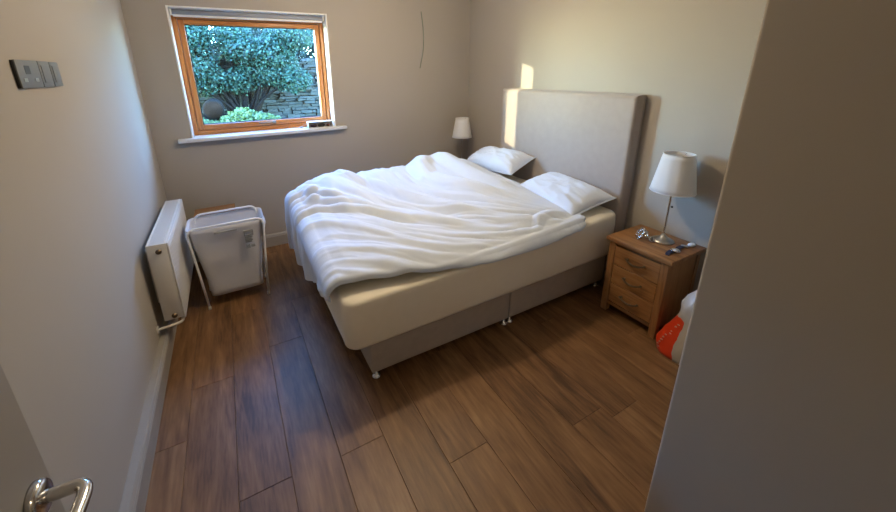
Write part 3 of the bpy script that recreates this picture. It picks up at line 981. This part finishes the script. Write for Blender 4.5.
def pillow(name, loc, rot, hx, hy, hz, label, seed):
    n = 44
    v, f = [], []
    for side in (1, -1):
        for i in range(n + 1):
            for j in range(n + 1):
                a, b = -1 + 2 * i / n, -1 + 2 * j / n
                prof = max(0.0, (1 - abs(a) ** 3.2) * (1 - abs(b) ** 3.4)) ** 0.6
                pin = 1 - 0.07 * (1 - abs(a) ** 2) * abs(b) ** 3
                pin2 = 1 - 0.06 * (1 - abs(b) ** 2) * abs(a) ** 3
                p = Vector((a * 2.2, b * 3.0, side + seed))
                wr_ = 0.0
                if side == 1:
                    wr_ = 0.012 * (1 - 2.4 * abs(mnoise.noise(Vector((a * 1.6 + b * 2.2 + seed, b * 0.9 - a * 3.0, seed))))) + 0.005 * (1 - 2 * abs(mnoise.noise(Vector((a * 7 + seed, b * 4, 2)))))
                z = side * hz * prof * (1.0 if side == 1 else 0.55) + wr_ * prof + 0.02 * (a * a * b * b) * 0.3
                v.append((a * hx * pin2, b * hy * pin, z))
    m = (n + 1)
    for sd in range(2):
        o_ = sd * m * m
        for i in range(n):
            for j in range(n):
                a = o_ + i * m + j
                q = (a, a + m, a + m + 1, a + 1)
                f.append(q if sd == 0 else q[::-1])
    bm = bmesh.new()
    vs = [bm.verts.new(p) for p in v]
    for q in f:
        bm.faces.new([vs[i] for i in q])
    bmesh.ops.remove_doubles(bm, verts=bm.verts, dist=0.0004)
    o = build(name, bm, M['pillow'], None, True)
    o.location = loc
    o.rotation_euler = rot
    tag(o, label, 'pillow', 'pillows at the headboard')
    # piped hem round the rim
    rim = [(a * hx, b * hy) for a, b in [(-1 + 2 * k / 12, -1) for k in range(12)] + [(1, -1 + 2 * k / 12) for k in range(12)] + [(1 - 2 * k / 12, 1) for k in range(12)] + [(-1, 1 - 2 * k / 12) for k in range(12)]]
    pts = []
    for x, y in rim:
        a, b = x / hx, y / hy
        pts.append((x * (1 - 0.06 * (1 - b * b) * abs(a) ** 3), y * (1 - 0.07 * (1 - a * a) * abs(b) ** 3), 0.006 * a * a * b * b))
    tube('hem', pts, 0.0045, M['pillow'], o, 6, True)
    return o
pillow('pillow', (2.165, 1.825, 0.682), (math.radians(2), math.radians(-12), math.radians(-5)), 0.205, 0.325, 0.09, 'white pillow lying flat at the near side of the headboard', 1.3)
pillow('pillow', (2.185, 2.60, 0.772), (math.radians(-3), math.radians(-20), math.radians(6)), 0.160, 0.325, 0.10, 'white pillow propped on the headboard on the window side', 4.1)

# ------------------------------------------------------------------ nightstands
def nightstand(loc, label):
    t = tag(empty('nightstand', loc), label, 'nightstand', 'oak nightstands beside the bed')
    D, Wd, H = 0.365, 0.205, 0.545          # depth, half width of the top, height; front faces -x
    bw = Wd - 0.020
    top = sm(box('top', (0, -Wd, H - 0.028), (D, Wd, H), M['oakX'], t, 0.006, 2))
    fx = 0.014
    for sy in (-1, 1):
        for (x0, x1) in ((fx, fx + 0.042), (D - 0.042, D - 0.004)):
            y0, y1 = (bw - 0.042, bw) if sy > 0 else (-bw, -bw + 0.042)
            sm(box('leg', (x0, y0, 0), (x1, y1, H - 0.028), M['oakZ'], t, 0.003, 1))
        y0, y1 = (bw - 0.026, bw - 0.006) if sy > 0 else (-bw + 0.006, -bw + 0.026)
        sm(box('side_panel', (fx + 0.042, y0, 0.065), (D - 0.042, y1, H - 0.028), M['oakZ'], t, 0.001, 1))
    box('back_panel', (D - 0.012, -bw + 0.042, 0.065), (D - 0.006, bw - 0.042, H - 0.028), M['oakX'], t)
    box('inner_carcass', (fx + 0.024, -bw + 0.042, 0.066), (fx + 0.028, bw - 0.042, H - 0.030), M['black'], t)
    iw = bw - 0.042
    sm(box('rail', (fx + 0.006, -iw, 0.058), (fx + 0.030, iw, 0.082), M['oakX'], t, 0.001, 1))
    sm(box('rail', (fx + 0.006, -iw, H - 0.044), (fx + 0.030, iw, H - 0.028), M['oakX'], t, 0.001, 1))
    z0, z1 = 0.085, H - 0.047
    hh = (z1 - z0) / 3
    for k in range(3):
        a, b = z0 + k * hh + 0.002, z0 + (k + 1) * hh - 0.002
        d = sm(box('drawer', (fx + 0.004, -iw + 0.002, a), (fx + 0.022, iw - 0.002, b), M['oakX'], t, 0.002, 1))
        zc = (a + b) / 2 + 0.006
        bm = bmesh.new()
        for y in (-0.052, 0.052):
            add_lathe(bm, [(0, 0.004), (0.008, 0.004), (0.008, 0.0), (0.005, -0.003), (0.0045, -0.018), (0, -0.019)], 12, 'X', (fx + 0.002, y, zc))
        hp = [(fx - 0.014, -0.060, zc + 0.007), (fx - 0.016, -0.050, zc + 0.002), (fx - 0.019, -0.03, zc - 0.008), (fx - 0.021, 0, zc - 0.013), (fx - 0.019, 0.03, zc - 0.008), (fx - 0.016, 0.050, zc + 0.002), (fx - 0.014, 0.060, zc + 0.007)]
        add_tube(bm, smooth_path(hp, 4), [0.0035 + 0.003 * math.sin(math.pi * i / 24) for i in range(25)], 8)
        sm(build('handle', bm, M['bronze'], d))
    return t
NSZ = 0.545
nightstand((2.088, 1.148, 0), 'three-drawer oak nightstand nearest the camera, lamp and watch on top')
nightstand((2.088, 3.165, 0), 'oak nightstand in the far corner, mostly hidden behind the bed')

# ------------------------------------------------------------------ table lamps
def table_lamp(loc, label, ry, k=1.0):
    t = tag(empty('table_lamp', loc, ry), label, 'lamp', 'bedside lamps')
    lathe('base', [(0, 0), (0.062, 0), (0.064, 0.004), (0.062, 0.009), (0.050, 0.016), (0.032, 0.024), (0.018, 0.034), (0.012, 0.045), (0.0, 0.045)], M['nickel'], t, 40)
    lathe('stem', [(0, 0.04), (0.0075, 0.04), (0.0065, 0.06), (0.006, 0.36), (0.009, 0.365), (0.009, 0.372), (0, 0.372)], M['chrome'], t, 16)
    lathe('bulb_holder', [(0, 0.365), (0.016, 0.365), (0.016, 0.41), (0, 0.41)], M['white'], t, 18)
    lathe('bulb', [(0, 0.41), (0.012, 0.41), (0.014, 0.425), (0.026, 0.452), (0.028, 0.468), (0.020, 0.488), (0, 0.497)], plain('frosted_bulb', (0.8, 0.8, 0.78), 0.4, noise=0.01) if 'bulbm' not in M else M['bulbm'], t, 20)
    zb, zt, rb_, rt_ = 0.562 - 0.227 * k, 0.562, 0.118 * k, 0.080 * k
    bm = bmesh.new()
    n = 72
    rows = 8
    ring = []
    for i in range(rows + 1):
        q = i / rows
        R = rb_ + (rt_ - rb_) * q
        ring.append([bm.verts.new(((R + 0.0007 * math.cos(k * 18)) * math.cos(2 * math.pi * k / n), (R + 0.0007 * math.cos(k * 18)) * math.sin(2 * math.pi * k / n), zb + (zt - zb) * q)) for k in range(n)])
    for A, B in zip(ring[:-1], ring[1:]):
        for k in range(n):
            bm.faces.new((A[k], A[(k + 1) % n], B[(k + 1) % n], B[k]))
    sh = build('shade', bm, M['shade'], t, True)
    md = sh.modifiers.new('thick', 'SOLIDIFY'); md.thickness = 0.0016
    bm = bmesh.new()
    for R, z in ((rb_, zb), (rt_, zt)):
        tube('shade_rim', [(R * math.cos(2 * math.pi * k / 40), R * math.sin(2 * math.pi * k / 40), z) for k in range(40)], 0.0028, M['shade'], sh, 6, True)
    for k in range(3):
        a = 2 * math.pi * k / 3
        add_tube(bm, [(0.012 * math.cos(a), 0.012 * math.sin(a), zt - 0.03), (rt_ * math.cos(a), rt_ * math.sin(a), zt - 0.006)], 0.0016, 6)
    add_lathe(bm, [(0.010, zt - 0.034), (0.014, zt - 0.034), (0.014, zt - 0.028), (0.010, zt - 0.028)], 16)
    add_lathe(bm, [(0, 0.497), (0.004, 0.497), (0.004, zt - 0.028), (0.006, zt - 0.02), (0, zt - 0.014)], 10)
    build('shade_carrier', bm, M['bronze'], sh, True)
    return t
table_lamp((2.318, 1.128, NSZ), 'table lamp with white tapered shade on the nearer nightstand', 0)
table_lamp((2.235, 3.262, NSZ), 'table lamp with white tapered shade in the far corner beyond the pillows', 0.4, 0.9)

# ------------------------------------------------------------------ small things on the nightstand
ch = tag(empty('metal_bracelet', (2.232, 1.198, NSZ)), 'bunched silver link bracelet against the lamp base on the nightstand', 'bracelet')
ang = 0.0
rng = random.Random(3)
for k in range(13):
    a = k * 0.62
    rr = 0.020 + 0.012 * math.sin(k * 1.7)
    c = Vector((rr * math.cos(a) * 1.2, rr * math.sin(a) * 1.5, 0.015 + 0.036 * (0.5 + 0.5 * math.sin(k * 1.3))))
    ax = Vector((rng.uniform(-1, 1), rng.uniform(-1, 1), rng.uniform(-1, 1))).normalized()
    bx2 = ax.orthogonal().normalized(); by2 = ax.cross(bx2)
    tube('link', [c + (bx2 * math.cos(q * math.pi / 6) * 0.017 + by2 * math.sin(q * math.pi / 6) * 0.012) for q in range(12)], 0.0042, M['chrome'], ch, 7, True)

wt = tag(empty('wristwatch', (2.235, 1.006, NSZ), math.radians(2)), 'wristwatch with navy strap lying flat near the front edge of the nightstand', 'watch')
def strap(x0, x1):
    v, f = [], []
    n = 16
    for i in range(n + 1):
        q = i / n
        x = x0 + (x1 - x0) * q
        hw = 0.0105 - 0.002 * q
        z = 0.002 + 0.006 * math.sin(math.pi * min(1, q * 1.15)) + 0.002 * math.sin(q * 9)
        y = 0.006 * math.sin(q * 3)
        v += [(x, y - hw, z), (x, y + hw, z), (x, y + hw, z + 0.0032), (x, y - hw, z + 0.0032)]
    for i in range(n):
        a = 4 * i
        for k in range(4):
            j = (k + 1) % 4
            f.append((a + k, a + j, a + 4 + j, a + 4 + k))
    f += [(3, 2, 1, 0), tuple(range(4 * n, 4 * n + 4))]
    s_ = pydata('strap', v, f, M['navy'], wt, False)
    return s_
wt.scale = (1.3, 1.3, 1.3)
strap(0.014, 0.085)
s2 = strap(-0.014, -0.070)
lathe('case', [(0, 0.0), (0.016, 0.0), (0.0195, 0.003), (0.0195, 0.008), (0.017, 0.0105), (0.0155, 0.0105), (0.0155, 0.009), (0, 0.009)], M['chrome'], wt, 28)
lathe('dial', [(0, 0.0094), (0.0152, 0.0094), (0, 0.0095)], plain('pale_dial', (0.7, 0.72, 0.74), 0.3, noise=0.03), wt, 24)
sm(box('buckle', (0.072, -0.014, 0.004), (0.088, 0.016, 0.0105), M['chrome'], wt, 0.002))

tw = pebble('folded_tissue', (2.392, 0.998, NSZ + 0.0105), (0.030, 0.018, 0.0105), M['pillow'], None, 11)
tag(tw, 'small crumpled white tissue on the nightstand by the wall', 'tissue')

# ------------------------------------------------------------------ carrier bag between nightstand and partition
def carrier():
    t = tag(empty('carrier_bag', (2.14, 0.80, 0)), 'red and white plastic carrier bag slumped on the floor by the nightstand', 'bag')
    red, nt, p = newmat('red_and_white_plastic')
    N, L = nt.nodes, nt.links
    tc = N.new('ShaderNodeTexCoord'); sp = N.new('ShaderNodeSeparateXYZ')
    L.new(tc.outputs['Object'], sp.inputs[0])
    nz = N.new('ShaderNodeTexNoise'); nz.inputs['Scale'].default_value = 9
    L.new(tc.outputs['Object'], nz.inputs['Vector'])
    # printed red panel with a wavy edge on a white bag
    m1 = N.new('ShaderNodeMath'); m1.operation = 'MULTIPLY_ADD'; m1.inputs[1].default_value = 0.05
    L.new(nz.outputs['Fac'], m1.inputs[0]); L.new(sp.outputs['Y'], m1.inputs[2])
    m2 = N.new('ShaderNodeMath'); m2.operation = 'MULTIPLY_ADD'; m2.inputs[1].default_value = 0.06
    L.new(nz.outputs['Fac'], m2.inputs[0]); L.new(sp.outputs['Z'], m2.inputs[2])
    c1 = N.new('ShaderNodeMath'); c1.operation = 'GREATER_THAN'; c1.inputs[1].default_value = 0.045
    L.new(m1.outputs[0], c1.inputs[0])
    c2 = N.new('ShaderNodeMath'); c2.operation = 'LESS_THAN'; c2.inputs[1].default_value = 0.285
    L.new(m2.outputs[0], c2.inputs[0])
    cmp_ = N.new('ShaderNodeMath'); cmp_.operation = 'MULTIPLY'
    L.new(c1.outputs[0], cmp_.inputs[0]); L.new(c2.outputs[0], cmp_.inputs[1])
    mx = N.new('ShaderNodeMix'); mx.data_type = 'RGBA'
    mx.inputs[6].default_value = (0.50, 0.47, 0.42, 1); mx.inputs[7].default_value = (0.70, 0.05, 0.012, 1)
    L.new(cmp_.outputs[0], mx.inputs[0]); L.new(mx.outputs[2], p.inputs['Base Color'])
    p.inputs['Roughness'].default_value = 0.32
    # slumped sack: stacked rings leaning to the wall
    rows, per = 26, 64
    v, f = [], []
    H = 0.46
    zs = [0, 0.075, 0.16, 0.26, 0.34, 0.436, 0.46]; ys = [0.132, 0.137, 0.112, 0.072, 0.068, 0.01, -0.02]
    for i in range(rows + 1):
        q = i / rows
        z = H * q
        hx = 0.115 * (1 - 0.25 * q) * (1 - 0.5 * q ** 4)
        hy = 0.125 * (1 - 0.40 * q ** 1.2)
        cy = float(np.interp(z, zs, ys)) - hy - 0.004
        cx = 0.02 * q
        for k in range(per):
            a = 2 * math.pi * k / per
            c, s = math.cos(a), math.sin(a)
            e = 0.55
            x = cx + hx * math.copysign(abs(c) ** e, c)
            y = cy + hy * math.copysign(abs(s) ** e, s)
            n1 = mnoise.noise(Vector((x * 9, y * 9, z * 7))) ; n2 = mnoise.noise(Vector((x * 22 + 4, y * 22, z * 12)))
            dd = 0.014 * n1 + 0.006 * (1 - 2 * abs(n2))
            zz = z + (0.03 * mnoise.noise(Vector((x * 10, y * 10, 7))) if q > 0.8 else 0)
            if i == 0: zz = 0.0; dd *= 0.5
            v.append((x + dd * c, y + dd * s, max(zz, 0.0)))
    for i in range(rows):
        for k in range(per):
            a, b = i * per + k, i * per + (k + 1) % per
            f.append((a, b, b + per, a + per))
    v.append((0, 0, 0.0)); c0 = len(v) - 1
    for k in range(per):
        f.append((k, c0, (k + 1) % per))
    b = pydata('sack', v, f, red, t, True)
    md = b.modifiers.new('thick', 'SOLIDIFY'); md.thickness = 0.002
    return t, b, v, per, rows
cbag, csack, cv, cper, crows = carrier()
# pale printed lettering strokes running up the red panel, too blurred to read
def lettering():
    rng = random.Random(5)
    pm = plain('pale_print', (0.62, 0.33, 0.25), 0.4, noise=0.1)
    # front of the sack faces -x: follow surface points near angle pi
    for i in range(10):
        q = 0.09 + 0.042 * i
        row = int(q * crows)
        k = int(cper * (0.5 - 0.085 + 0.004 * i))
        p = Vector(cv[row * cper + k])
        bm = bmesh.new()
        w = 0.005 if i % 3 else 0.008
        hgt = 0.004
        add_box(bm, (p.x - 0.006, p.y - w, p.z - hgt * 0.5), (p.x + 0.002, p.y - w * 0.2 + rng.uniform(0, 0.006), p.z + hgt * 0.5))
        if i % 2 == 0:
            add_box(bm, (p.x - 0.006, p.y - w * 0.3, p.z - hgt), (p.x + 0.002, p.y + w * 0.2, p.z + hgt))
        build('letter', bm, pm, csack)
lettering()

# ------------------------------------------------------------------ pendant ceiling lamp over the middle of the room
pd = tag(empty('pendant_lamp', (0.98, 2.04, ZC)), 'bare bulb pendant hanging from the middle of the ceiling', 'lamp')
lathe('ceiling_rose', [(0, 0), (0.05, 0), (0.05, -0.006), (0.04, -0.02), (0.012, -0.028), (0, -0.028)], M['white'], pd, 32)
tube('cord', [(0, 0, -0.02), (0, 0, -0.06)], 0.0035, M['white'], pd, 8)
lathe('holder', [(0, -0.055), (0.012, -0.055), (0.019, -0.066), (0.019, -0.10), (0, -0.10)], M['white'], pd, 20)
hl = tag(copy_tree(pd), 'added bare bulb pendant in the hall, unseen fill for the bed side', 'lamp')  # added pendant behind the camera, weak fill to lift the bed's near side
hl.location = (0.0, -0.75, ZC)
hl_d = bpy.data.lights.new('hall_fill_light', 'POINT')
hl_d.energy = HALL_FILL_POWER
hl_d.color = BULB_COLOR
hl_d.shadow_soft_size = 0.045
hl_o = bpy.data.objects.new('hall_fill_light', hl_d)
COL.objects.link(hl_o)
hl_o.parent = hl
hl_o.location = (0, 0, -0.15)
pl_d = bpy.data.lights.new('bulb_light', 'POINT')
pl_d.energy = BULB_POWER
pl_d.color = BULB_COLOR
pl_d.shadow_soft_size = 0.045
pl_o = bpy.data.objects.new('bulb_light', pl_d)
COL.objects.link(pl_o)
pl_o.parent = pd
pl_o.location = (0, 0, -0.15)

# ------------------------------------------------------------------ garden outside the window
def gz(y):
    """height of the garden bank: level by the house, then climbing"""
    t = min(1, max(0, (y - 4.3) / 1.6))
    return 0.35 + 0.45 * t * t * (3 - 2 * t)
v, f = [], []
gx = [-4.5 + 0.5 * i for i in range(23)]; gy = [3.97 + 0.35 * j for j in range(24)]
for x in gx:
    for y in gy:
        v.append((x, y, gz(y) + 0.04 * mnoise.noise(Vector((x * 1.3, y * 1.3, 0)))))
m = len(gy)
for i in range(len(gx) - 1):
    for j in range(m - 1):
        a = i * m + j
        f.append((a, a + m, a + m + 1, a + 1))
struct(pydata('ground', v, f, M['soil'], None, True))

# dry-stone retaining wall
gw = tag(empty('garden_wall', (0.9, 6.9, gz(6.9))), 'low dry-stone garden wall seen through the window under the shrubs', 'wall')
box('core', (-3.2, 0.10, -0.3), (4.2, 0.40, 0.98), M['soil'], gw)
def stones():
    rng = random.Random(11)
    bm = bmesh.new()
    z = -0.12
    while z < 1.0:
        h = rng.uniform(0.03, 0.065)
        x = -3.2
        while x < 4.2:
            w = rng.uniform(0.07, 0.26)
            d = rng.uniform(-0.03, 0.05)
            n0 = len(bm.verts)
            add_box(bm, (x + 0.006, 0.0 + d, z + 0.005), (x + w - 0.006, 0.25, z + h - 0.005))
            bm.verts.ensure_lookup_table()
            for vv in bm.verts[n0:]:
                vv.co += Vector((rng.uniform(-0.012, 0.012), rng.uniform(-0.02, 0.02), rng.uniform(-0.010, 0.010)))
            x += w
        z += h
    o = build('stones', bm, M['stone'], gw)
    o['kind'] = 'stuff'
stones()

def leaves(name, n, mat, parent, sampler, size, seed, flat=0.0):
    rng = np.random.RandomState(seed)
    V = np.zeros((n, 6, 3)); 
    for i in range(n):
        c, out = sampler(rng)
        d = rng.normal(size=3); d /= np.linalg.norm(d)
        nn = np.array(out) * 0.8 + rng.normal(size=3) * 0.6 + np.array([0, 0, 0.4])
        nn /= np.linalg.norm(nn)
        d -= nn * (d @ nn); d /= np.linalg.norm(d)
        b = np.cross(nn, d)
        L = size * rng.uniform(0.6, 1.3); W = L * 0.42
        fold = nn * W * 0.35
        V[i] = [c, c + d * L * 0.45 + b * W + fold, c + d * L, c + d * L * 0.45 - b * W + fold, c + d * L * 0.5, c]
    verts, faces = [], []
    for i in range(n):
        k = len(verts)
        a = V[i]
        verts += [a[0], a[1], a[2], a[3]]
        faces += [(k, k + 1, k + 2), (k, k + 2, k + 3)]
    o = pydata(name, [tuple(map(float, q)) for q in verts], faces, mat, parent, False)
    o['kind'] = 'stuff'
    return o

def shrub(name, loc, blobs, n, size, mat, label, cat, seed, trunk=True):
    t = tag(empty(name, loc), label, cat)
    wts = np.array([b[3] * b[4] * b[5] for b in blobs]) ** 0.67
    wts /= wts.sum()
    def sampler(rng):
        b = blobs[rng.choice(len(blobs), p=wts)]
        d = rng.normal(size=3); d /= np.linalg.norm(d)
        r = rng.uniform(0.55, 1.03) 
        return np.array([b[0] + d[0] * b[3] * r, b[1] + d[1] * b[4] * r, b[2] + d[2] * b[5] * r]), d
    leaves('foliage', n, mat, t, sampler, size, seed)
    if trunk:
        bm = bmesh.new()
        rng = random.Random(seed)
        for b in blobs:
            p0 = Vector((rng.uniform(-0.1, 0.1), rng.uniform(-0.05, 0.05), 0))
            p2 = Vector((b[0], b[1], b[2]))
            p1 = (p0 + p2) / 2 + Vector((rng.uniform(-0.1, 0.1), 0, 0.1))
            add_tube(bm, smooth_path([p0, p1, p2], 4), [0.028 - 0.002 * i for i in range(9)], 7)
        build('trunk', bm, M['bark'], t, True)
    return t
def rblobs(seed, n, sx, sy, z0, z1, r0, r1):
    rng = random.Random(seed)
    return [(rng.uniform(-sx, sx), rng.uniform(-sy, sy), rng.uniform(z0, z1), rng.uniform(r0, r1), rng.uniform(r0, r1), rng.uniform(r0, r1) * 0.8) for _ in range(n)]
shrub('evergreen_shrub', (0.25, 6.45, gz(6.45)), rblobs(1, 28, 0.95, 0.2, 0.68, 1.6, 0.22, 0.36), 34000, 0.042, M['leaf_a'], 'large dense green evergreen shrub filling left of the window view', 'shrub', 21)
shrub('loose_shrub', (1.3, 7.9, gz(7.9)), rblobs(2, 22, 2.0, 0.3, 0.75, 1.85, 0.28, 0.48), 16000, 0.055, M['leaf_b'], 'duller looser blue green shrub filling right of the window view', 'shrub', 22)
shrub('overhanging_bush', (-1.05, 5.9, gz(5.9)), rblobs(3, 8, 0.28, 0.2, 0.65, 1.4, 0.16, 0.26), 6500, 0.042, M['leaf_a'], 'smaller green bush at the left edge of the window view', 'shrub', 23)
shrub('tall_hedge', (0.5, 9.0, gz(9.0)), [(-2.6 + 0.55 * i, 0.1 * (-1) ** (i + k), 0.9 + 0.45 * k, 0.45, 0.3, 0.36) for i in range(12) for k in range(4)], 24000, 0.075, M['leaf_b'], 'tall dull green hedge at the back, filling gaps above the shrubs', 'hedge', 24)
ivt = tag(empty('ground_ivy', (0.0, 5.3, gz(5.3))), 'low strip of bright yellow green ivy just outside the window', 'ivy', kind='stuff')
def ivs(rng):
    x = rng.uniform(-1.2, 0.85); y = rng.normal() * 0.16
    h = 0.43 * (1 + 0.15 * math.sin(5 * x) + 0.08 * math.sin(13 * x)) * (1.0 if x < 0.3 else max(0.2, 1 - (x - 0.3) * 0.7))
    return np.array([x, y, rng.uniform(0.0, 1.0) ** 0.7 * h]), np.array([0, -0.5, 0.7])
leaves('ivy_leaves', 9000, M['leaf_c'], ivt, ivs, 0.045, 31)
# three sawn logs stacked on the bank
for (lx, lz, lab, sd) in ((-0.16, 0.351, 'sawn log end on top of the small log stack outside the window', 1), (-0.295, 0.122, 'left lower sawn log of the small stack outside the window', 2), (-0.03, 0.122, 'right lower sawn log of the small stack outside the window', 3)):
    lg = tag(empty('sawn_log', (lx, 5.85, gz(5.85) + lz)), lab, 'log', 'logs stacked on the bank')
    bm = bmesh.new()
    add_lathe(bm, [(0, -0.20), (0.118, -0.20), (0.128, -0.18), (0.13, 0.0), (0.13, 0.25), (0, 0.25)], 22, 'Y')
    for q in bm.verts:
        q.co *= 1 + 0.06 * mnoise.noise(q.co * 7 + Vector((sd * 3, 0, 0)))
    build('bark', bm, M['bark'], lg, True)
    lathe('cut_face', [(0, -0.208), (0.104, -0.207), (0.110, -0.196)], M['log'], lg, 22, 'Y')
